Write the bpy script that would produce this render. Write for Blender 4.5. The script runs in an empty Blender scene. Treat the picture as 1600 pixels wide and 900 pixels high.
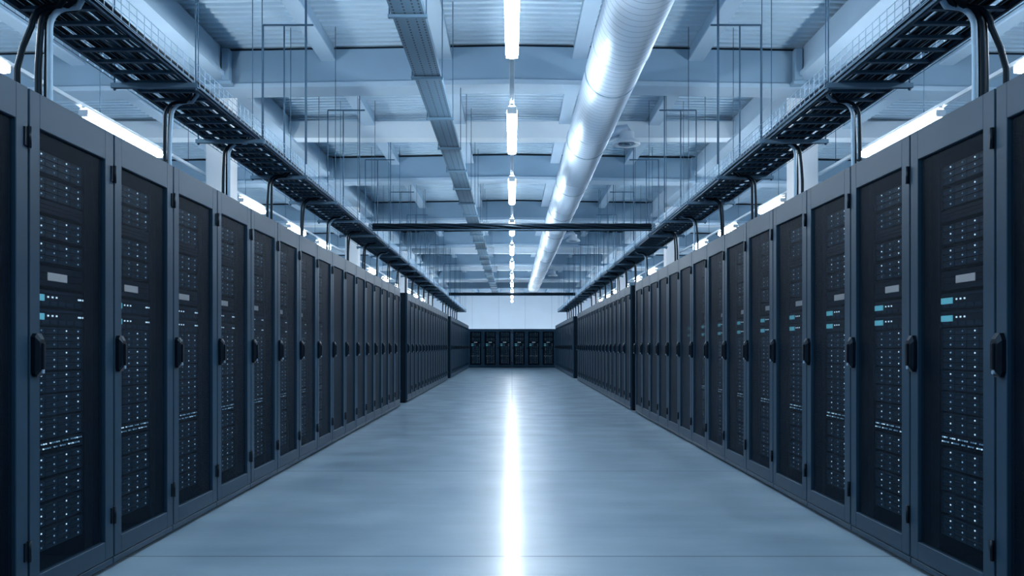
import bpy, math, random
from mathutils import Vector, Matrix
random.seed(7)
PI = math.pi
F = 1350.0                 # focal length in pixels of the 1600 px wide frame
H = 1.153                  # camera height
HOR = 541.5                # horizon row
W0 = 2.043                 # half width of the aisle at the camera
FL = 0.0055                # the two rows open slightly with distance
sc = bpy.context.scene
COL = sc.collection

# ------------------------------------------------------------------ materials
def new_mat(name):
    m = bpy.data.materials.new(name); m.use_nodes = True
    return m, m.node_tree.nodes, m.node_tree.links, m.node_tree.nodes['Principled BSDF']
def paint(name, col, rough=.5, metal=0., spec=.5, noise=0., nscale=6., bump=0., bscale=60.):
    m, N, L, b = new_mat(name)
    b.inputs['Roughness'].default_value = rough; b.inputs['Metallic'].default_value = metal
    b.inputs['Specular IOR Level'].default_value = spec; b.inputs['Specular Tint'].default_value = (.42, .72, 1, 1)
    if noise:
        tc = N.new('ShaderNodeTexCoord'); t = N.new('ShaderNodeTexNoise'); t.inputs['Scale'].default_value = nscale
        t.inputs['Detail'].default_value = 4
        L.new(tc.outputs['Object'], t.inputs['Vector'])
        r = N.new('ShaderNodeValToRGB')
        r.color_ramp.elements[0].position = .3; r.color_ramp.elements[1].position = .7
        r.color_ramp.elements[0].color = tuple(c*(1-noise) for c in col)+(1,)
        r.color_ramp.elements[1].color = tuple(min(1, c*(1+noise)) for c in col)+(1,)
        L.new(t.outputs['Fac'], r.inputs['Fac']); L.new(r.outputs['Color'], b.inputs['Base Color'])
    else:
        b.inputs['Base Color'].default_value = (*col, 1)
    if bump:
        tc = N.new('ShaderNodeTexCoord'); t = N.new('ShaderNodeTexNoise'); t.inputs['Scale'].default_value = bscale
        L.new(tc.outputs['Object'], t.inputs['Vector'])
        bp = N.new('ShaderNodeBump'); bp.inputs['Strength'].default_value = bump; bp.inputs['Distance'].default_value = .002
        L.new(t.outputs['Fac'], bp.inputs['Height']); L.new(bp.outputs['Normal'], b.inputs['Normal'])
    return m
def glow(name, col, strength, sample=True):
    m, N, L, b = new_mat(name)
    b.inputs['Base Color'].default_value = (*col, 1)
    b.inputs['Emission Color'].default_value = (*col, 1); b.inputs['Emission Strength'].default_value = strength
    if not sample: m.cycles.emission_sampling = 'NONE'
    return m
def math_node(N, op, a=None, b=None, clamp=False):
    n = N.new('ShaderNodeMath'); n.operation = op; n.use_clamp = clamp
    for i, v in enumerate((a, b)):
        if isinstance(v, (int, float)): n.inputs[i].default_value = v
    return n
def chain(N, L, op, a, b=None, clamp=False):
    n = math_node(N, op, a, b, clamp)
    if not isinstance(a, (int, float)): L.new(a, n.inputs[0])
    if b is not None and not isinstance(b, (int, float)): L.new(b, n.inputs[1])
    return n.outputs[0]

M = {}
M['frame'] = paint('cabinet_frame_paint', (.0125, .034, .060), .45, 0.0, .18, .04, 3, .15, 900)
M['body'] = paint('cabinet_side_paint', (.0022, .006, .011), .6, 0, .15)
M['dark'] = paint('dark_recess', (.0015, .004, .008), .7, 0, .1)
M['handle'] = paint('handle_plastic', (.003, .006, .011), .35, 0, .2)
M['server'] = paint('server_face', (.004, .012, .024), .5, .0, .15, .15, 40)
M['bay'] = paint('drive_carrier', (.009, .026, .050), .5, .0, .2, .15, 30)
M['rail'] = paint('rack_rail', (.006, .016, .03), .5, .0, .3)
M['plate'] = paint('label_paper', (.85, .90, .95), .7)
M['led'] = glow('led_blue_white', (.25, .50, .72), .8, False)
M['led_dim'] = glow('led_dim', (.12, .28, .45), .5, False)
M['led_hot'] = glow('led_hot', (.5, .75, .95), 1.6, False)
M['display'] = glow('teal_display', (.12, .50, .66), .75, False)
M['steel'] = paint('galvanised_steel', (.24, .35, .46), .42, .4, .5, .12, 20)
M['rod'] = paint('hanger_rod_steel', (.06, .12, .19), .6, .0, .2)
M['ladder'] = paint('ladder_steel', (.045, .085, .13), .5, .2, .3)
M['bracket'] = paint('bracket_steel', (.11, .19, .27), .5, .2, .3)
M['cable'] = paint('black_cable', (.003, .007, .013), .5, 0, .2)
M['cable_blue'] = paint('slate_cable', (.03, .06, .10), .5, 0, .25)
M['cable_pale'] = paint('pale_cable', (.22, .34, .46), .4, 0, .5)
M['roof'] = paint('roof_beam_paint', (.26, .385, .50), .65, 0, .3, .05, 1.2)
M['girder'] = paint('girder_lit_flange_paint', (.40, .53, .65), .65, 0, .3, .05, 1.0)  # girders, plus flanges whose lighter colour stands for bounced light
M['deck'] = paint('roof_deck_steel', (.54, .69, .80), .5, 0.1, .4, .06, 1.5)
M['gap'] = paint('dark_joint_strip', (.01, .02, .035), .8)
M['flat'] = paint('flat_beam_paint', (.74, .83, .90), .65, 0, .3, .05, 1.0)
M['wall'] = paint('painted_wall', (.74, .80, .87), .8, 0, .2, .03, .7)
M['column'] = paint('column_paint', (.86, .89, .92), .7, 0, .2, .03, 1)
M['white_metal'] = paint('fixture_housing', (.72, .80, .87), .45, .1, .4)
M['lamp'] = glow('lamp_diffuser', (.82, .92, 1.0), 84.0)

def duct_mat():
    m, N, L, b = new_mat('spiral_duct_steel')
    b.inputs['Base Color'].default_value = (.54, .66, .78, 1); b.inputs['Metallic'].default_value = .55
    b.inputs['Roughness'].default_value = .43
    tc = N.new('ShaderNodeTexCoord'); sp = N.new('ShaderNodeSeparateXYZ'); L.new(tc.outputs['Object'], sp.inputs[0])
    ang = chain(N, L, 'ARCTAN2', sp.outputs['Z'], sp.outputs['X'])
    a = chain(N, L, 'DIVIDE', ang, 2*PI)
    y = chain(N, L, 'DIVIDE', sp.outputs['Y'], .13)
    s = chain(N, L, 'FRACT', chain(N, L, 'ADD', a, y))
    d = chain(N, L, 'ABSOLUTE', chain(N, L, 'SUBTRACT', s, .5))
    r = chain(N, L, 'GREATER_THAN', d, .44)
    bp = N.new('ShaderNodeBump'); bp.inputs['Strength'].default_value = 1.0; bp.inputs['Distance'].default_value = .008
    L.new(r, bp.inputs['Height'])
    mc = N.new('ShaderNodeMix'); mc.data_type = 'RGBA'; L.new(r, mc.inputs[0])
    mc.inputs[6].default_value = (.56, .67, .79, 1); mc.inputs[7].default_value = (.36, .47, .59, 1); L.new(mc.outputs[2], b.inputs['Base Color'])
    n = N.new('ShaderNodeTexNoise'); n.inputs['Scale'].default_value = 2.2
    L.new(tc.outputs['Object'], n.inputs['Vector'])
    bp2 = N.new('ShaderNodeBump'); bp2.inputs['Strength'].default_value = .25; bp2.inputs['Distance'].default_value = .03
    L.new(n.outputs['Fac'], bp2.inputs['Height']); L.new(bp.outputs['Normal'], bp2.inputs['Normal'])
    L.new(bp2.outputs['Normal'], b.inputs['Normal'])
    return m
M['duct'] = duct_mat()

def mesh_door_mat():
    """Perforated sheet: open area seen straight on, closing at grazing angles because the sheet has thickness."""
    m, N, L, b = new_mat('perforated_door_sheet')
    b.inputs['Base Color'].default_value = (.0015, .0075, .0175, 1); b.inputs['Specular Tint'].default_value = (.3, .65, 1, 1); b.inputs['Roughness'].default_value = .6
    b.inputs['Specular IOR Level'].default_value = .12
    geo = N.new('ShaderNodeNewGeometry')
    dp = N.new('ShaderNodeVectorMath'); dp.operation = 'DOT_PRODUCT'
    L.new(geo.outputs['Normal'], dp.inputs[0]); L.new(geo.outputs['Incoming'], dp.inputs[1])
    c = chain(N, L, 'MAXIMUM', chain(N, L, 'ABSOLUTE', dp.outputs['Value']), .02)
    s2 = chain(N, L, 'SUBTRACT', 1.0, chain(N, L, 'MULTIPLY', c, c))
    t = chain(N, L, 'DIVIDE', chain(N, L, 'SQRT', s2), c)
    k = chain(N, L, 'SUBTRACT', 1.0, chain(N, L, 'DIVIDE', t, 6.0), clamp=True)
    # diamond hole pattern, visible close up
    tc = N.new('ShaderNodeTexCoord'); sp = N.new('ShaderNodeSeparateXYZ'); L.new(tc.outputs['Object'], sp.inputs[0])
    p = chain(N, L, 'SINE', chain(N, L, 'MULTIPLY', chain(N, L, 'ADD', sp.outputs['X'], sp.outputs['Z']), 2*PI/.011))
    q = chain(N, L, 'SINE', chain(N, L, 'MULTIPLY', chain(N, L, 'SUBTRACT', sp.outputs['X'], sp.outputs['Z']), 2*PI/.011))
    pat = chain(N, L, 'MULTIPLY', p, q)
    opn = chain(N, L, 'ADD', chain(N, L, 'MULTIPLY', pat, .2), .76)
    fac = chain(N, L, 'MULTIPLY', opn, k, clamp=True)
    tr = N.new('ShaderNodeBsdfTransparent'); mx = N.new('ShaderNodeMixShader')
    out = N['Material Output']
    L.new(fac, mx.inputs[0]); L.new(b.outputs[0], mx.inputs[1]); L.new(tr.outputs[0], mx.inputs[2])
    L.new(mx.outputs[0], out.inputs['Surface'])
    return m
M['mesh'] = mesh_door_mat()

def perf_tray_mat():
    m, N, L, b = new_mat('perforated_tray_steel')
    b.inputs['Base Color'].default_value = (.16, .26, .36, 1); b.inputs['Roughness'].default_value = .45
    b.inputs['Metallic'].default_value = .3
    tc = N.new('ShaderNodeTexCoord'); sp = N.new('ShaderNodeSeparateXYZ'); L.new(tc.outputs['Object'], sp.inputs[0])
    fy = chain(N, L, 'FRACT', chain(N, L, 'DIVIDE', sp.outputs['Y'], .06))
    hy = chain(N, L, 'LESS_THAN', fy, .5)
    hole = None
    for xx in (-.105, -.02, .055, .105):
        d = chain(N, L, 'ABSOLUTE', chain(N, L, 'SUBTRACT', sp.outputs['X'], xx))
        h = chain(N, L, 'LESS_THAN', d, .007)
        hole = h if hole is None else chain(N, L, 'MAXIMUM', hole, h)
    fac = chain(N, L, 'MULTIPLY', hole, hy)
    mx = N.new('ShaderNodeMix'); mx.data_type = 'RGBA'
    mx.inputs[6].default_value = (.10, .18, .26, 1); mx.inputs[7].default_value = (.01, .02, .03, 1)
    L.new(fac, mx.inputs[0]); L.new(mx.outputs[2], b.inputs['Base Color'])
    return m
M['perf'] = perf_tray_mat()

def floor_mat():
    m, N, L, b = new_mat('polished_concrete')
    tc = N.new('ShaderNodeTexCoord'); sp = N.new('ShaderNodeSeparateXYZ'); L.new(tc.outputs['Object'], sp.inputs[0])
    mp = N.new('ShaderNodeMapping'); mp.inputs['Scale'].default_value = (.35, 1.5, 1); L.new(tc.outputs['Object'], mp.inputs[0])
    n1 = N.new('ShaderNodeTexNoise'); n1.inputs['Scale'].default_value = 1.4; n1.inputs['Detail'].default_value = 8
    n1.inputs['Roughness'].default_value = .62
    L.new(mp.outputs[0], n1.inputs['Vector'])
    n2 = N.new('ShaderNodeTexNoise'); n2.inputs['Scale'].default_value = 1.7; n2.inputs['Detail'].default_value = 6
    L.new(tc.outputs['Object'], n2.inputs['Vector'])
    mixf = chain(N, L, 'ADD', chain(N, L, 'MULTIPLY', n1.outputs['Fac'], .6), chain(N, L, 'MULTIPLY', n2.outputs['Fac'], .4))
    r = N.new('ShaderNodeValToRGB'); r.color_ramp.elements[0].position = .32; r.color_ramp.elements[1].position = .66
    r.color_ramp.elements[0].color = (.18, .30, .41, 1); r.color_ramp.elements[1].color = (.34, .49, .61, 1)
    L.new(mixf, r.inputs['Fac'])
    # saw-cut joints
    jx = chain(N, L, 'LESS_THAN', chain(N, L, 'ABSOLUTE', sp.outputs['X']), .004)
    ymod = chain(N, L, 'PINGPONG', chain(N, L, 'SUBTRACT', sp.outputs['Y'], 4.75), 1.625)
    jy = chain(N, L, 'LESS_THAN', ymod, .006)
    j = chain(N, L, 'MAXIMUM', jx, jy)
    mx = N.new('ShaderNodeMix'); mx.data_type = 'RGBA'; L.new(j, mx.inputs[0]); L.new(r.outputs['Color'], mx.inputs[6])
    mx.inputs[7].default_value = (.07, .11, .16, 1)
    L.new(mx.outputs[2], b.inputs['Base Color'])
    rr = N.new('ShaderNodeMapRange'); rr.inputs[1].default_value = .3; rr.inputs[2].default_value = .7
    rr.inputs[3].default_value = .30; rr.inputs[4].default_value = .44
    L.new(mixf, rr.inputs[0]); 
    cr = N.new('ShaderNodeMapRange'); cr.inputs[1].default_value = .35; cr.inputs[2].default_value = .65
    cr.inputs[3].default_value = .12; cr.inputs[4].default_value = .21
    L.new(n2.outputs['Fac'], cr.inputs[0]); L.new(cr.outputs[0], b.inputs['Coat Roughness'])
    rj = chain(N, L, 'ADD', rr.outputs[0], chain(N, L, 'MULTIPLY', j, .5))
    L.new(rj, b.inputs['Roughness'])
    b.inputs['Specular IOR Level'].default_value = .9
    b.inputs['Coat Weight'].default_value = .6; b.inputs['Coat IOR'].default_value = 1.4
    mp2 = N.new('ShaderNodeMapping'); mp2.inputs['Scale'].default_value = (.8, 3, 1); L.new(tc.outputs['Object'], mp2.inputs[0])
    n3 = N.new('ShaderNodeTexNoise'); n3.inputs['Scale'].default_value = 5; n3.inputs['Detail'].default_value = 5
    L.new(mp2.outputs[0], n3.inputs['Vector'])
    bp = N.new('ShaderNodeBump'); bp.inputs['Strength'].default_value = .05; bp.inputs['Distance'].default_value = .01
    L.new(n3.outputs['Fac'], bp.inputs['Height']); L.new(bp.outputs['Normal'], b.inputs['Normal'])
    return m
M['floor'] = floor_mat()

# ------------------------------------------------------------------ mesh building
class MB:
    def __init__(s): s.v = []; s.f = []; s.m = []; s.sm = []
    def face(s, idx, mi=0, smooth=False): s.f.append(idx); s.m.append(mi); s.sm.append(smooth)
    def box(s, x0, x1, y0, y1, z0, z1, mi=0, c=0.0):
        """box, with chamfered edges when c > 0"""
        if c <= 0:
            n = len(s.v)
            for x in (x0, x1):
                for y in (y0, y1):
                    for z in (z0, z1): s.v.append((x, y, z))
            for q in ((0,1,3,2), (4,6,7,5), (0,4,5,1), (2,3,7,6), (0,2,6,4), (1,5,7,3)):
                s.face([n+i for i in q], mi)
            return
        c = min(c, (x1-x0)*.45, (y1-y0)*.45, (z1-z0)*.45)
        n = len(s.v); ids = {}
        for ix, (x, dx) in enumerate(((x0, 1), (x1, -1))):
            for iy, (y, dy) in enumerate(((y0, 1), (y1, -1))):
                for iz, (z, dz) in enumerate(((z0, 1), (z1, -1))):
                    for ax in range(3):
                        p = [x, y, z]
                        for a2, d2 in enumerate((dx, dy, dz)):
                            if a2 != ax: p[a2] += d2*c
                        ids[(ix, iy, iz, ax)] = len(s.v); s.v.append(tuple(p))
        A = lambda ix, iy, iz, ax: ids[(ix, iy, iz, ax)]
        for k in (0, 1):
            q = [A(k,0,0,0), A(k,1,0,0), A(k,1,1,0), A(k,0,1,0)]; s.face(q if k else q[::-1], mi)
            q = [A(0,k,0,1), A(1,k,0,1), A(1,k,1,1), A(0,k,1,1)]; s.face(q[::-1] if k else q, mi)
            q = [A(0,0,k,2), A(1,0,k,2), A(1,1,k,2), A(0,1,k,2)]; s.face(q if k else q[::-1], mi)
        for a in (0, 1):
            for b_ in (0, 1):
                for t, fn in ((0, lambda e, ax: A(a, b_, e, ax)), (1, lambda e, ax: A(a, e, b_, ax)), (2, lambda e, ax: A(e, a, b_, ax))):
                    ax1, ax2 = ((0,1), (0,2), (1,2))[t]
                    s.face([fn(0,ax1), fn(1,ax1), fn(1,ax2), fn(0,ax2)], mi)
        for ix in (0, 1):
            for iy in (0, 1):
                for iz in (0, 1): s.face([A(ix,iy,iz,0), A(ix,iy,iz,1), A(ix,iy,iz,2)], mi)
    def tube(s, pts, r, seg=8, mi=0, caps=True):
        pts = [Vector(p) for p in pts]; n0 = len(s.v); up = None
        for i, p in enumerate(pts):
            t = (pts[min(i+1, len(pts)-1)] - pts[max(i-1, 0)]).normalized()
            if up is None: up = Vector((0,0,1)) if abs(t.z) < .9 else Vector((1,0,0))
            a = t.cross(up).normalized(); b = a.cross(t).normalized(); up = b
            rr = r[i] if isinstance(r, (list, tuple)) else r
            for k in range(seg):
                an = 2*PI*k/seg; s.v.append(tuple(p + a*math.cos(an)*rr + b*math.sin(an)*rr))
        for i in range(len(pts)-1):
            for k in range(seg):
                k2 = (k+1) % seg
                s.face([n0+i*seg+k, n0+i*seg+k2, n0+(i+1)*seg+k2, n0+(i+1)*seg+k], mi, True)
        if caps:
            s.face([n0+k for k in range(seg)][::-1], mi); e = n0+(len(pts)-1)*seg; s.face([e+k for k in range(seg)], mi)
    def lathe(s, prof, seg=24, mi=0, c=(0,0,0), axis='Z'):
        n0 = len(s.v)
        for (r, z) in prof:
            for k in range(seg):
                an = 2*PI*k/seg; a, b = r*math.cos(an), r*math.sin(an)
                p = (a, b, z) if axis == 'Z' else ((a, z, b) if axis == 'Y' else (z, a, b))
                s.v.append((c[0]+p[0], c[1]+p[1], c[2]+p[2]))
        for i in range(len(prof)-1):
            for k in range(seg):
                k2 = (k+1) % seg
                s.face([n0+i*seg+k, n0+i*seg+k2, n0+(i+1)*seg+k2, n0+(i+1)*seg+k], mi, True)
    def prism(s, poly, y0, y1, mi=0):
        """polygon in XZ extruded along Y"""
        n = len(s.v); k = len(poly)
        for y in (y0, y1):
            for (x, z) in poly: s.v.append((x, y, z))
        for i in range(k): s.face([n+i, n+(i+1)%k, n+k+(i+1)%k, n+k+i], mi)
        s.face([n+i for i in range(k)][::-1], mi); s.face([n+k+i for i in range(k)], mi)
    def mesh(s, name, mats):
        me = bpy.data.meshes.new(name); me.from_pydata(s.v, [], s.f); me.update()
        if not isinstance(mats, (list, tuple)): mats = [mats]
        for m in mats: me.materials.append(m)
        me.polygons.foreach_set('material_index', s.m); me.polygons.foreach_set('use_smooth', s.sm)
        import bmesh
        bm = bmesh.new(); bm.from_mesh(me); bmesh.ops.recalc_face_normals(bm, faces=bm.faces); bm.to_mesh(me); bm.free()
        return me
    def build(s, name, mats, parent=None, loc=None, rot=None):
        o = bpy.data.objects.new(name, s.mesh(name, mats)); COL.objects.link(o)
        if parent is not None: o.parent = parent
        if loc: o.location = loc
        if rot: o.rotation_euler = rot
        return o
def tag(o, label=None, cat=None, group=None, kind=None):
    if label: o['label'] = label
    if cat: o['category'] = cat
    if group: o['group'] = group
    if kind: o['kind'] = kind
    return o
def empty(name, loc=(0,0,0), rz=0.):
    o = bpy.data.objects.new(name, None); o.empty_display_size = .2; COL.objects.link(o)
    o.location = loc; o.rotation_euler = (0, 0, rz); return o
def copy_tree(o, parent=None):
    c = o.copy(); COL.objects.link(c); c.parent = parent
    for ch in list(o.children): copy_tree(ch, c)
    return c
def struct(name, mb, m, label=None, cat=None, loc=None):
    o = mb.build(name, m, None, loc); tag(o, label, cat, kind='structure'); return o
ORD = ['zeroth','first','second','third','fourth','fifth','sixth','seventh','eighth','ninth','tenth','eleventh','twelfth',
       'thirteenth','fourteenth','fifteenth','sixteenth','seventeenth','eighteenth','nineteenth','twentieth']
def Zl(y, h): return F*h/(HOR-y)          # distance of a thing at height h above the camera seen on row y

# ------------------------------------------------------------------ room
YB, YE, XW = -4.0, 60.0, 9.6
ZR = 3.92; PITCH = .017                    # underside of the roof deck above the camera line, falling to the sides
def zroof(x): return H + ZR - PITCH*abs(x)
b = MB(); b.box(-XW, XW, YB, YE, -.2, 0); fl = struct('floor', b, M['floor'], 'polished pale concrete floor with saw-cut joints', 'floor')
b = MB(); b.box(-XW-.2, -XW, YB, YE, 0, 5.6); struct('wall_left', b, M['wall'], 'pale painted side wall beyond the left row', 'wall')
b = MB(); b.box(XW, XW+.2, YB, YE, 0, 5.6); struct('wall_right', b, M['wall'], 'pale painted side wall beyond the right row', 'wall')
b = MB(); b.box(-XW, XW, YE, YE+.2, 0, 5.6); struct('wall_back', b, M['wall'], 'bright painted end wall above the far row of cabinets', 'wall')
b = MB(); b.box(-XW, XW, YB-.2, YB, 0, 5.6); struct('wall_front', b, M['wall'], 'pale painted wall behind the camera', 'wall')
# corrugated deck (trapezoid ribs running across the hall)
b = MB(); P = .15; prof = []
y = YB
while y < YE:
    prof += [(y, 0), (y+.065, 0), (y+.080, .065), (y+.135, .065)]; y += P
prof.append((YE, 0))
for (y, dz) in prof:
    for x in (-XW, 0, XW): b.v.append((x, y, zroof(x)+dz))
for i in range(len(prof)-1):
    for k in (0, 1): b.face([3*i+k, 3*i+k+1, 3*i+4+k, 3*i+3+k])
n = len(b.v)
for y in (YB, YE):
    for x in (-XW, 0, XW): b.v.append((x, y, zroof(x)+.12))
for k in (0, 1): b.face([n+k, n+k+1, n+4+k, n+3+k])
struct('ceiling', b, M['deck'], 'corrugated pale steel roof deck with ribs running across the hall', 'ceiling')

# deep cross beams (type A) and flat cross beams (type B)
A_Z = [4.9, 11.15, 17.5, 23.0, 28.9, 35.8, 43.0, 50.0]
B_Z = [8.0, 14.4, 24.9, 32.2, 39.4, 46.5]
for i, z in enumerate(A_Z):
    b = MB(); hb = H+3.415
    for sx in (-1, 1):
        xs = [0, sx*XW]
        top = [(x, zroof(x)-.045) for x in xs]; bot = [(x, hb-PITCH*abs(x)) for x in xs]
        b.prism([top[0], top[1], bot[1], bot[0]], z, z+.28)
        # lower flange, a little wider than the web, coloured lighter for floor bounce
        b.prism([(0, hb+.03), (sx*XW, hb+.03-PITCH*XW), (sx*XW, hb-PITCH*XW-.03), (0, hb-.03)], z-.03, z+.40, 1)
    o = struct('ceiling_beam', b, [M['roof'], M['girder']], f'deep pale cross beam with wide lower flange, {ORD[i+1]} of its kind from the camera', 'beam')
    o['group'] = 'deep cross beams under the roof'
    b = MB()
    for sx in (-1, 1):
        b.prism([(0, zroof(0)-.002), (sx*XW, zroof(XW)-.002), (sx*XW, zroof(XW)-.043), (0, zroof(0)-.043)], z+.06, z+.26)
    b.build('joint_strip', M['gap'], o)
for i, z in enumerate(B_Z):
    b = MB(); b.box(-XW, XW, z, z+.32, H+3.48, H+3.755)
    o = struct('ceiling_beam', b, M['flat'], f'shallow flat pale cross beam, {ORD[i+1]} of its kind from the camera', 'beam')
    o['group'] = 'shallow cross beams under the roof'
# longitudinal purlins between the deep beams
pn = 0
PX = [-5.6, -2.37, -.87, .87, 2.37, 5.6]
side = {-5.6: 'far left', -2.37: 'left', -.87: 'left of centre', .87: 'right of centre', 2.37: 'right', 5.6: 'far right'}
edges = [YB] + A_Z + [YE]
for j in range(len(edges)-1):
    y0 = edges[j] + (.28 if j else 0); y1 = edges[j+1]
    for x in PX:
        b = MB(); zt = zroof(x)-.002; w = .075
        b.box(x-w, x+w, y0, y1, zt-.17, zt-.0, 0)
        b.box(x-w-.02, x+w+.02, y0, y1, zt-.195, zt-.17, 1)  # flange coloured lighter than the sides as a lit underside
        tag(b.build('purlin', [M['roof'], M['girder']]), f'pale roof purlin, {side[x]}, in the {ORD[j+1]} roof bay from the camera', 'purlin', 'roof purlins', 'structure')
# big longitudinal girders with their brackets
for sx, sn in ((-1, 'left'), (1, 'right')):
    b = MB(); x0, x1 = sorted((sx*3.72, sx*4.10))
    b.box(x0, x1, YB, YE, H+3.50, zroof(3.9)-.02, 0)
    x0, x1 = sorted((sx*3.66, sx*4.16)); b.box(x0, x1, YB, YE, H+3.44, H+3.50, 0)
    g = struct('roof_girder', b, M['girder'], f'long pale roof girder running down the hall on the {sn}', 'girder')
    for z in A_Z[:6]:
        b = MB(); x0, x1 = sorted((sx*3.60, sx*3.70))
        b.box(x0, x1, z-.16, z-.04, H+3.38, H+3.80, 0, .01); b.box(x0-.02, x1+.02, z-.18, z-.02, H+3.34, H+3.38, 0)
        b.build('bracket', M['roof'], g)
    cz = [11.56, 21.2, 31.0, 41.0]
    for k, z in enumerate(cz):
        b = MB(); x0, x1 = sorted((sx*3.78, sx*4.10)); b.box(x0, x1, z, z+.34, 0, H+3.435, 0, .012)
        o = struct('building_column', b, M['column'], f'bright square column behind the {sn} row, {ORD[k+1]} from the camera', 'column')

# ------------------------------------------------------------------ server cabinet
RW, RD = .8, 1.07
ZB, ZT = .0, 2.258
def drive_server_mesh():
    """storage server: 12 drive carriers with lamps, mounting ears"""
    b = MB(); h = .100
    b.box(-.225, .225, .012, .62, -h/2, h/2, 0)
    for sx in (-1, 1):
        x0, x1 = sorted((sx*.228, sx*.243)); b.box(x0, x1, 0, .02, -h/2, h/2, 0, .002)
    for r in range(3):
        for c in range(4):
            x0 = -.224 + c*.1125; z0 = -h/2 + .003 + r*.0325
            b.box(x0+.0015, x0+.1105, 0, .014, z0, z0+.0295, 1, .0015)
            b.box(x0+.010, x0+.070, -.002, .002, z0+.019, z0+.024, 0)
            mi = random.choice((2, 2, 3, 3, 4)) if c != 1 else random.choice((3, 3, 2))
            b.box(x0+.0745, x0+.0815, -.003, .001, z0+.012, z0+.019, mi)
    return b.mesh('drive_server', [M['server'], M['bay'], M['led'], M['led_dim'], M['led_hot']])
def blank_mesh(h, name='blank_panel'):
    b = MB(); b.box(-.243, .243, 0, .012, -h/2, h/2, 0, .002)
    for k in range(2):
        zz = -h/2 + h*(k+1)/3; b.box(-.225, .225, -.002, .002, zz-.0015, zz+.0015, 1)
    return b.mesh(name, [M['server'], M['dark']])
def display_server_mesh():
    b = MB(); h = .080
    b.box(-.243, .243, 0, .5, -h/2, h/2, 0, .003)
    b.box(-.235, .235, -.004, .001, h/2-.014, h/2-.006, 1)
    for k in range(6): b.box(-.22+k*.075, -.155+k*.075, -.002, .001, -h/2+.008, -h/2+.028, 1, .001)
    for x in (-.088, -.050, -.013, .197, .215, .240): b.box(x-.0045, x+.0045, -.004, .001, .004, .012, 2)
    return b.mesh('display_server', [M['server'], M['bay'], M['led_hot']])
def switch_mesh():
    b = MB(); h = .052
    b.box(-.243, .243, 0, .35, -h/2, h/2, 0, .002)
    for r in range(2):
        for k in range(24):
            if random.random() < .15: continue
            x = -.225 + k*.0192 + (0 if r else .004); z = .010 - r*.022
            b.box(x-.0065, x+.0065, -.002, .001, z-.008, z-.001, 1)
            b.box(x-.004, x+.004, -.004, .001, z+.001, z+.007, random.choice((2, 2, 3, 3, 4)))
    return b.mesh('network_switch', [M['server'], M['dark'], M['led'], M['led_dim'], M['led_hot']])
ds = [drive_server_mesh() for _ in range(3)]
EQ = [(2.0, 'd'), (1.884, 'd'), (1.799, 's'), (1.705, 'd'), (1.590, 'd'), (1.478, 'l'), (1.375, 'v'), (1.288, 'v'),
      (1.194, 'd'), (1.090, 'd'), (.985, 'd'), (.880, 'd'), (.775, 'd'), (.690, 'w'), (.600, 'd'), (.488, 'd'), (.376, 'd'), (.264, 'd')]
slim, big, disp, sw = blank_mesh(.058), blank_mesh(.092), display_server_mesh(), switch_mesh()
pm = MB(); pm.box(-.088, .088, -.004, .001, -.019, .019, 0, .0015); plate_me = pm.mesh('label_plate', M['plate'])
dm = MB(); dm.box(-.235, -.125, -.006, .001, -.012, .018, 0, .002); disp_me = dm.mesh('display_screen', M['display'])

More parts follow.
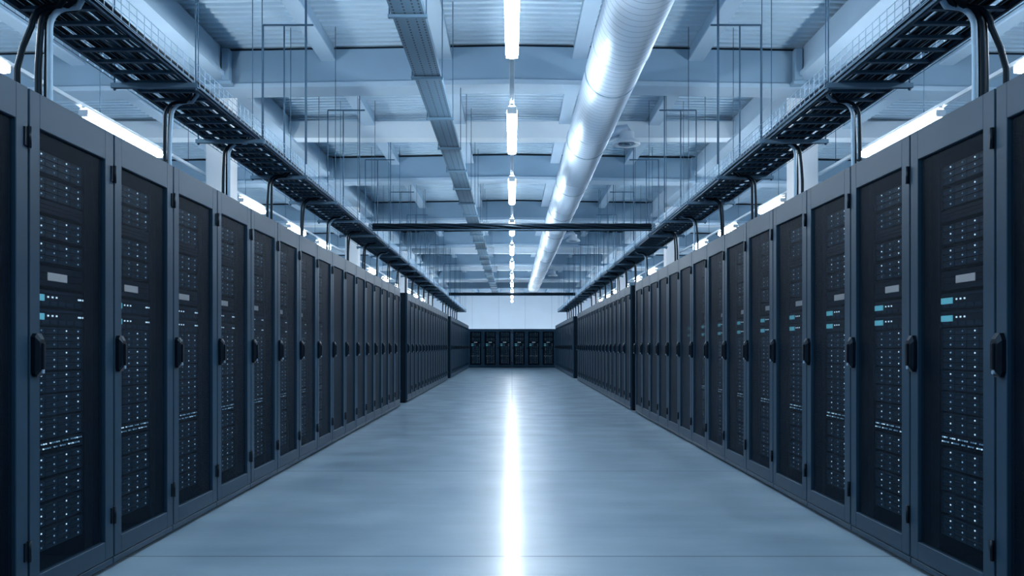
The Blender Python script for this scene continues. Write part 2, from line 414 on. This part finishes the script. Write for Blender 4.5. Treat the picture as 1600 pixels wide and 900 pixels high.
def child(name, me, parent, loc=(0,0,0), label=None):
    o = bpy.data.objects.new(name, me); COL.objects.link(o); o.parent = parent; o.location = loc
    if label: o['label'] = label
    return o
def make_cabinet(full=True):
    root = empty('server_cabinet')
    # body shell: sides, roof, back, floor, plinth; front is local -Y
    b = MB(); hw = RW/2 - .004
    y0 = .034
    b.box(-hw, -hw+.02, y0, RD, .03, ZT-.004, 0, .003); b.box(hw-.02, hw, y0, RD, .03, ZT-.004, 0, .003)
    b.box(-hw, hw, y0, RD, ZT-.03, ZT-.002, 0, .003)
    b.box(-hw+.02, hw-.02, RD-.02, RD, .03, ZT-.03, 0); b.box(-hw+.02, hw-.02, y0, RD, .05, .075, 0)
    for x in (-.25, .25):                         # 19 inch mounting rails
        b.box(x-.010, x+.010, .075, .11, .10, ZT-.06, 0)
    b.box(-hw+.02, -.262, .10, .104, .08, ZT-.04, 0); b.box(.262, hw-.02, .10, .104, .08, ZT-.04, 0)
    b.build('cabinet_body', M['body'], root)
    b = MB(); b.box(-hw, hw, .004, .03, .026, .058, 0, .003); b.box(-hw+.01, hw-.01, .05, RD-.03, 0, .03, 1)
    b.build('plinth', [M['frame'], M['dark']], root)
    # door frame
    b = MB(); L, R = -hw+.003, hw-.003; zb, zt = .064, ZT
    ol, orr, ob, ot = -.312, .303, .158, 2.105
    c = .003
    b.box(L, ol, 0, .032, zb, zt, 0, c); b.box(orr, R, 0, .032, zb, zt, 0, c)
    b.box(ol-.002, orr+.002, 0.0, .032, ot, zt, 0, c); b.box(ol-.002, orr+.002, 0.0, .032, zb, ob, 0, c)
    door = b.build('door', M['frame'], root)
    b = MB(); b.v += [(ol, 0, ob), (orr, 0, ob), (orr, 0, ot), (ol, 0, ot)]; b.face([0, 1, 2, 3])
    b.build('mesh_panel', M['mesh'], door, (0, .018, 0), None)
    # handle: a tapered pod with a lever on its outer edge
    b = MB(); hx, hz = -.352, 1.118
    prof = [(-.034, -.080), (-.020, -.094), (.020, -.094), (.036, -.070), (.036, .062), (.018, .092), (-.018, .092), (-.034, .076)]
    n = len(b.v)
    for (s_, yy) in ((1.0, .0), (1.0, -.018), (.72, -.034)):
        for (x, z) in prof: b.v.append((hx+x*s_, yy, hz+z*s_))
    for j in range(2):
        for i in range(8): b.face([n+j*8+i, n+j*8+(i+1) % 8, n+(j+1)*8+(i+1) % 8, n+(j+1)*8+i])
    b.face([n+16+i for i in range(8)])
    hd = b.build('handle', M['handle'], door)
    b = MB(); b.box(hx-.012, hx+.012, -.044, -.030, hz-.062, hz+.05, 0, .004); b.box(hx-.008, hx+.008, -.040, -.026, hz-.082, hz-.064, 1, .003)
    # the lever belongs to the handle mesh level: joined as a sub-part of the door
    b.build('door_lever', [M['handle'], M['steel']], door)
    for z in (2.045, .28):
        b = MB(); b.tube([(hw-.006, -.008, z-.045), (hw-.006, -.008, z+.045)], .0095, 8); b.box(hw-.036, hw-.010, -.006, .001, z-.04, z+.04, 0, .001)
        b.build('hinge', M['handle'], door)
    if full:
        k = 0
        for (z, t) in EQ:
            p = (0, .085, z)
            if t == 'd': child('drive_server', ds[k % 3], root, p); k += 1
            elif t == 's': child('blank_panel', slim, root, p)
            elif t == 'l':
                o = child('blank_panel', big, root, p, 'dark blank panel with a white label'); child('label_plate', plate_me, o, (-.005, 0, 0), 'white label plate')
            elif t == 'v':
                o = child('display_server', disp, root, p); child('display_screen', disp_me, o, (0, 0, 0), 'lit teal display')
            elif t == 'w': child('network_switch', sw, root, p, 'dark switch with two rows of lit port lamps')
    return root
full0 = make_cabinet(True); lite0 = make_cabinet(False)
first = {'full': full0, 'lite': lite0}; used = {'full': False, 'lite': False}
def put_cabinet(kind, x, y, rz, label, group, sz=1.):
    o = copy_tree(first[kind]) if used[kind] else first[kind]
    used[kind] = True
    o.location = (x, y, 0); o.rotation_euler = (0, 0, rz); o.scale = (1, 1, sz)
    tag(o, label, 'server cabinet', group); return o
ang = math.atan(FL)
def row(sx, y0, n, kind, where, first_k=1):
    sn = 'left' if sx < 0 else 'right'
    for k in range(n):
        yc = y0 + (k+.5)*.8
        x = sx*(W0 + FL*yc); rz = (PI/2 + ang) if sx < 0 else (-PI/2 - ang)
        lb = f'black mesh door server cabinet in the {sn} {where}, {ORD[k+1]} from the camera'
        kd = kind
        put_cabinet(kd, x, yc, rz, lb, f'server cabinets in the {sn} {where}')
row(-1, 2.89, 17, 'full', 'front row')
row(1, 2.89, 15, 'full', 'front row')
row(-1, 17.68, 15, 'lite', 'middle row')
row(1, 15.55, 17, 'lite', 'middle row')
row(-1, 31.35, 18, 'lite', 'far row')
row(1, 31.35, 18, 'lite', 'far row')
for k in range(8):
    x = (k-3.5)*.7945
    put_cabinet('full', x, 47.2, 0, f'server cabinet facing the camera across the aisle end, {ORD[k+1]} from the left', 'server cabinets across the far end', .937)

# ------------------------------------------------------------------ overhead cable trays above the rows
TX0, TX1, TH = 2.10, 2.62, H+1.765          # inner edge, outer edge, underside
def fx(x, y): return x + FL*y
def drop_positions(): return [4.46, 6.19, 7.46, 8.88, 10.3, 11.79] + [13.26+1.5*k for k in range(20)]
for sx, sn in ((-1, 'left'), (1, 'right')):
    root = empty('cable_tray', (sx*2.36, 1.5, 0))
    tag(root, f'long steel wire basket cable tray hung above the {sn} row of cabinets', 'cable tray')
    ox, oy = -sx*2.36, -1.5
    def P3(x, y, z): return (sx*fx(x, y)+ox, y+oy, z)
    Y0, Y1 = 1.5, 44.5
    # ladder: two side rails and rungs
    for xx in (TX0+.05, TX1-.05):
        b = MB(); c0, c1 = P3(xx, Y0, TH), P3(xx, Y1, TH)
        for (dx0, dx1, z0, z1) in ((-.004, .004, 0, .06), (-.004, .018, 0, .004)):
            n = len(b.v)
            for c_ in (c0, c1):
                for (dx, dz) in ((dx0, z0), (dx1, z0), (dx1, z1), (dx0, z1)): b.v.append((c_[0]+dx, c_[1], c_[2]+dz))
            for q in ((0,1,5,4), (1,2,6,5), (2,3,7,6), (3,0,4,7), (0,3,2,1), (4,5,6,7)): b.face([n+i for i in q])
        b.build('side_rail', M['ladder'], root)
    b = MB(); y = Y0+.1
    while y < Y1:
        p, q = P3(TX0+.05, y, TH+.012), P3(TX1-.05, y, TH+.012)
        x0, x1 = sorted((p[0], q[0])); b.box(x0, x1, p[1]-.016, p[1]+.016, p[2]-.010, p[2]+.008); y += .21
    b.build('ladder_rungs', M['ladder'], root)
    # wire baskets: sides and bottom wires
    for (xa, nm) in ((TX0, 'basket_side'), (TX1, 'basket_side')):
        b = MB()
        for dz in (0, .045, .09, .135):
            b.tube([P3(xa, y_, TH+.01+dz) for y_ in (Y0, Y1)], .0032, 4)
        y = Y0
        while y < Y1:
            p = P3(xa, y, TH+.008); q = P3(xa, y, TH+.15); b.tube([p, q], .0026, 4, caps=False); y += .10
        b.build(nm, M['steel'], root)
    b = MB()
    for k in range(9):
        xx = TX0 + (TX1-TX0)*(k+.5)/9; b.tube([P3(xx, y_, TH+.024) for y_ in (Y0, Y1)], .003, 4)
    b.build('basket_bottom', M['steel'], root)
    # brackets with hanger rods
    y = 2.65; k = 0
    while y < Y1:
        p, q = P3(TX0-.03, y, TH-.03), P3(TX1+.03, y, TH-.03); x0, x1 = sorted((p[0], q[0]))
        b = MB()
        b.box(x0, x1, p[1]-.02, p[1]+.02, p[2]-.004, p[2], 0); b.box(x0, x1, p[1]-.02, p[1]-.016, p[2], p[2]+.028, 0); b.box(x0, x1, p[1]+.016, p[1]+.02, p[2], p[2]+.028, 0)
        b.build('bracket', M['bracket'], root)
        for xx in (TX0-.012, TX1+.012):
            c = P3(xx, y, 0); b = MB(); b.tube([(c[0], c[1], TH-.05), (c[0], c[1], zroof(xx)+.0)], .0045, 6)
            b.lathe([(.0001, TH-.045), (.011, TH-.045), (.011, TH-.034), (.0001, TH-.034)], 6, 0, (c[0], c[1], 0))
            b.build('hanger_rod', M['rod'], root)
        y += 1.57; k += 1
    # cables lying in the tray: three lanes, gently wandering
    rnd = random.Random(11 if sx < 0 else 23)
    lanes = [(TX0+.075, .055, 11, 'inner'), ((TX0+TX1)/2+.01, .105, 21, 'middle'), (TX1-.065, .035, 6, 'outer')]
    for (xc, hwid, n, ln) in lanes:
        for i in range(n):
            lay = i % 2 if n > 8 else 0
            base = xc - hwid + 2*hwid*(i+.5)/n; ph = rnd.uniform(0, 6.3); am = rnd.uniform(.003, .012); r = rnd.choice((.007, .008, .009, .010))
            pts = []; y = Y0+.02; 
            while y < Y1-.1:
                pts.append((sx*fx(base+am*math.sin(y*1.3+ph)+am*.5*math.sin(y*3.1+ph*2), y), y, TH+.026+r+lay*.016+.003*math.sin(y*2+ph))); y += .45
            b = MB(); b.tube(pts, r, 5)
            mt = M['cable_blue'] if rnd.random() < .22 else M['cable']
            o = b.build('data_cable', mt)
            tag(o, f'dark data cable lying in the {ln} bundle of the {sn} overhead tray', 'cable', f'cables in the {ln} bundle of the {sn} tray')
    # cable drops from tray to the cabinet roofs
    for k, yd in enumerate(drop_positions()):
        if yd > 43.5: break
        if 16.4 < yd < 17.6 and sx < 0 or 14.3 < yd < 15.4 and sx > 0 or 29.3 < yd < 31.3: continue
        nc = 5 if k == 0 else (3 if k in (1, 2) else 2)
        for c in range(nc):
            r = .016 if k == 0 else .0125
            xo = 2.45 - c*.022; yy = yd + (c % 2)*.03 + rnd.uniform(-.01, .01)
            bul = rnd.uniform(.0, .02) + (.07 if (k == 0 and c == 0) else 0)
            top = TH - .008 + rnd.uniform(-.008, .008)
            pts = [(xo-.22, yy-.09, TH+.055), (xo-.20, yy-.05, TH+.02), (xo-.15, yy-.01, top-.001)]
            for a in range(0, 100, 15):
                t = math.radians(a); pts.append((xo-.10+.10*math.sin(t), yy, top-.10+.10*math.cos(t)))
            z1 = ZT + .0
            for s_ in (.2, .4, .6, .8, 1.0):
                z = (top-.10)*(1-s_)+z1*s_; pts.append((xo+bul*math.sin(PI*s_), yy+.0, z))
            b = MB(); b.tube([(sx*fx(p[0], p[1]), p[1], p[2]) for p in pts], r, 8)
            pale = (c == nc-1 and k in (0, 1, 2, 5, 8))
            o = b.build('drop_cable', M['cable_pale'] if pale else M['cable'])
            colr = 'pale' if pale else 'black'
            lb = f'{colr} cable looping from the {sn} tray to a cabinet roof, {ORD[k+1] if k < 20 else "farthest"} drop'
            tag(o, lb, 'cable', f'cable drops along the {sn} tray')
    # conduit goalposts standing over the tray
    for k in range(10):
        y = 8.6 + 3.1*k; hc = H+3.2
        r0 = empty('conduit_frame', (sx*fx(2.2, y), y, TH+.05)); tag(r0, f'thin pipe frame dropping onto the {sn} tray, {ORD[k+1]} from the camera', 'conduit', f'pipe frames above the {sn} tray')
        b = MB(); b.tube([(-sx*.27, 0, hc-TH-.05), (sx*.23, 0, hc-TH-.05)], .010, 6); b.build('crossbar', M['rod'], r0)
        for dx in (-.20, .02, .23):
            b = MB(); b.tube([(sx*dx, 0, 0), (sx*dx, 0, hc-TH-.05 + (.62 if dx < 0 else .0))], .008, 6); b.build('drop_pipe', M['rod'], r0)

# ------------------------------------------------------------------ cable bundles crossing the aisle
for k, (yc, hc) in enumerate(((13.5, H+1.865), (31.0, H+1.88))):
    wx = fx(TX0, yc)+.12
    rt = empty('crossing_tray', (0, yc, hc-.05)); tag(rt, ('dark cable tray crossing the aisle near the front', 'dark cable tray crossing the aisle near its far end')[k], 'cable tray')
    for dy in (-.055, .055):
        b = MB(); b.box(-wx, wx, dy-.003, dy+.003, -.004, .012, 0, .001); b.build('side_rail', M['ladder'], rt)
    b = MB()
    for i in range(44): x = -wx+.05+i*(2*wx-.1)/43; b.box(x-.006, x+.006, -.055, .055, 0, .006)
    b.build('rungs', M['ladder'], rt)
    for sx in (-1, 1):
        b = MB(); b.box(sx*wx-.03*sx-.028, sx*wx-.03*sx+.028, -.075, -.03, -.01, .11, 0, .006)  # pale box added as the bright metal glint at each tray end
        b.build('glint_box', M['column'], rt)['label'] = 'pale box in place of a metal glint'
    for i in range(7):
        a0 = 2*PI*i/6; rr = .040 if i < 6 else 0.; pts = []
        for j in range(61):
            x = -wx+2*wx*j/60; a = a0 + x*2.2
            pts.append((x, yc+rr*1.25*math.cos(a), hc+.0+rr*math.sin(a)+.001))
        b = MB(); b.tube(pts, .021, 6)
        tag(b.build('data_cable', M['cable']), 'black cable in the bundle crossing the aisle ' + ('near the front' if k == 0 else 'at the far end'), 'cable',
            'cables crossing the aisle ' + ('near the front' if k == 0 else 'at the far end'))

# ------------------------------------------------------------------ perforated tray left of the centre line
PH = H+2.6; px_ = -.815
rt = empty('perforated_cable_tray', (px_, 0, PH)); tag(rt, 'narrow perforated steel cable tray hung left of the central lights', 'cable tray')
b = MB(); b.box(-.125, .125, 2.5, 43, 0, .004, 0); b.box(-.129, -.125, 2.5, 43, 0, .06, 0); b.box(.125, .129, 2.5, 43, 0, .06, 0)
b.build('tray_channel', M['perf'], rt)
v = [519.5, 422.5, 358.5, 311.5]; zs = [F*2.6/q for q in v]; zs = [zs[0]-1.5, zs[0]-3.0] + zs + [zs[-1]+1.45*i for i in range(1, 22)]
for z in zs:
    if z > 42.8 or z < 2.6: continue
    b = MB(); b.box(-.155, .155, z-.022, z+.022, -.030, -.006, 0, .003); b.build('bracket', M['bracket'], rt)
    for dx in (-.145, .145):
        b = MB(); b.tube([(dx, z, -.035), (dx, z, zroof(px_+dx)-PH)], .0055, 6); b.build('hanger_rod', M['rod'], rt)

# ------------------------------------------------------------------ spiral duct right of the centre line
DR, DX, DZ = .30, 1.127, H+3.10
rt = empty('air_duct', (DX, 0, DZ)); tag(rt, 'large shiny round spiral ventilation duct running under the roof right of the lights', 'duct')
b = MB(); b.lathe([(.0001, 45.5), (DR*.8, 45.5), (DR, 45.4), (DR, 1.0), (.0001, 1.0)], 56, 0, (0, 0, 0), 'Y'); b.build('duct_pipe', M['duct'], rt)
y = 2.4
while y < 45:
    b = MB(); b.lathe([(DR-.004, y-.022), (DR+.006, y-.022), (DR+.008, y-.014), (DR+.004, y), (DR+.008, y+.014), (DR+.006, y+.022), (DR-.004, y+.022)], 56, 0, (0, 0, 0), 'Y')
    b.build('joint_band', M['duct'], rt)
    b = MB(); b.lathe([(DR+.002, y+.9), (DR+.010, y+.9), (DR+.010, y+.93), (DR+.002, y+.93)], 40, 0, (0, 0, 0), 'Y')
    b.tube([(0, y+.915, DR), (0, y+.915, zroof(DX)-DZ)], .005, 6); b.build('hanger_strap', M['steel'], rt)
    y += 3.2
# round diffusers branching off the duct
for k, (y, x) in enumerate(((13.3, 1.76), (25.5, 1.80), (38.0, 1.80))):
    zz = H+3.10
    r2 = empty('air_diffuser', (x, y, zz)); tag(r2, f'round ceiling air diffuser on a short branch beside the duct, {ORD[k+1]} from the camera', 'air diffuser', 'round diffusers beside the duct')
    b = MB(); b.lathe([(.135, .02), (.205, .0), (.215, .012), (.20, .05), (.12, .10), (.12, .20)], 32); b.build('diffuser_ring', M['white_metal'], r2)
    b = MB()
    for rr in (.05, .09): b.lathe([(rr, .02), (rr+.028, .006), (rr+.03, .012), (rr+.004, .03)], 28)
    b.lathe([(.0001, .045), (.13, .045)], 28, 1); b.build('diffuser_cones', [M['steel'], M['dark']], r2)
    b = MB(); b.tube([(0, 0, .18), (-.02, 0, .24), (-.12, 0, .22), (-(x-DX)+DR-.02, 0, .12)], .085, 16); b.build('branch_pipe', M['duct'], r2)

# ------------------------------------------------------------------ luminaires
LH = H+2.25
def make_light(length):
    r = empty('linear_light'); w = .050
    b = MB(); b.box(-.020, .020, 0, length, .070, .09, 0, .004)
    b.box(-w*.95, w*.95, -.0, .014, -.012, .062, 0, .006); b.box(-w*.95, w*.95, length-.014, length, -.012, .062, 0, .006)
    b.build('lamp_housing', M['white_metal'], r)
    b = MB(); prof = [(-w*.42, .072), (-w*.82, .055), (-w, .02), (-w*.8, 0), (-w*.3, -.012), (w*.3, -.012), (w*.8, 0), (w, .02), (w*.82, .055), (w*.42, .072)]
    b.prism(prof, .012, length-.012); b.build('diffuser', M['lamp'], r)
    return r
def trunk(x, y0, y1, label, step):
    r = empty('lighting_track', (x, 0, LH)); tag(r, label, 'lighting track')
    b = MB(); b.box(-.022, .022, y0, y1, .088, .125, 0, .003); b.build('track_rail', M['white_metal'], r)
    y = y0+.6
    while y < y1:
        b = MB(); b.tube([(0, y, .125), (0, y, zroof(x)-LH)], .004, 5); b.build('suspension_rod', M['rod'], r); y += step
# positions taken from the photograph: far ends of the fixtures along the hall
def zlin(y): return F*2.25/(HOR-y)
cent = [(zlin(90)-1.9, 1.9), (zlin(176), zlin(240)-zlin(176)), (zlin(282), 1.95)]
y = 15.6
while y < 45: cent.append((y, 1.9)); y += 3.75
cent = [(zlin(90)-1.9-3.35, 1.9)] + cent
proto = {}
def put_light(x, y, ln, label, group):
    key = round(ln, 2)
    if key in proto: o = copy_tree(proto[key])
    else: o = make_light(ln); proto[key] = o
    o.location = (x, y, LH); tag(o, label, 'light', group)
for i, (y, ln) in enumerate(cent): put_light(0, y, ln, f'glowing linear light over the middle of the aisle, {ORD[i+1]} from the camera', 'central linear lights')
trunk(0, 1.0, 46, 'pale track carrying the central lights', 3.75)
for sx, sn in ((-1, 'left'), (1, 'right')):
    xs = 4.13
    lst = [(1.9, 1.85), (5.25, 1.84), (8.41, 1.83), (13.4, 1.2), (16.3, 1.2), (18.8, 1.2), (22.5, 1.2), (25.6, 1.2), (28.7, 1.2), (32.0, 1.2), (35.2, 1.2), (38.4, 1.2), (41.6, 1.2), (44.8, 1.2)]
    for i, (y, ln) in enumerate(lst):
        put_light(sx*fx(xs, y), y, ln, f'glowing linear light in the line behind the {sn} row, {ORD[i+1]} from the camera', f'linear lights behind the {sn} row')
    trunk(sx*(xs+FL*12), 1.0, 46, f'pale track carrying the lights behind the {sn} row', 2.4)

# unseen lights added behind the far cabinets to brighten the end wall
for i in range(8):
    o = copy_tree(proto[1.2]); o.location = ((i-3.5)*1.7+.6, 55.5, H+.75); o.rotation_euler = (0, 0, PI/2)
    tag(o, f'added hidden light brightening the end wall, {ORD[i+1]} from the left', 'light', 'added hidden lights near the end wall')
    b = MB(); b.tube([(0, .6, .08), (0, .6, zroof((i-3.5)*1.7)-H-.75)], .004, 5); b.build('suspension_rod', M['rod'], o)

# ------------------------------------------------------------------ world, camera, view
w = bpy.data.worlds.new('world'); sc.world = w; w.use_nodes = True
w.node_tree.nodes['Background'].inputs[0].default_value = (.35, .5, .7, 1); w.node_tree.nodes['Background'].inputs[1].default_value = .3
cam = bpy.data.cameras.new('camera'); co = bpy.data.objects.new('camera', cam); COL.objects.link(co)
co.location = (0, 0, H); co.rotation_euler = (PI/2, 0, 0)
cam.sensor_width = 36; cam.lens = 36*F/1600; cam.shift_y = (HOR-450)/1600; cam.clip_start = .05; cam.clip_end = 200
sc.camera = co
sc.view_settings.view_transform = 'Standard'; sc.view_settings.look = 'None'; sc.view_settings.gamma = 1
sc.view_settings.use_curve_mapping = False
sc.view_settings.exposure = 0.0
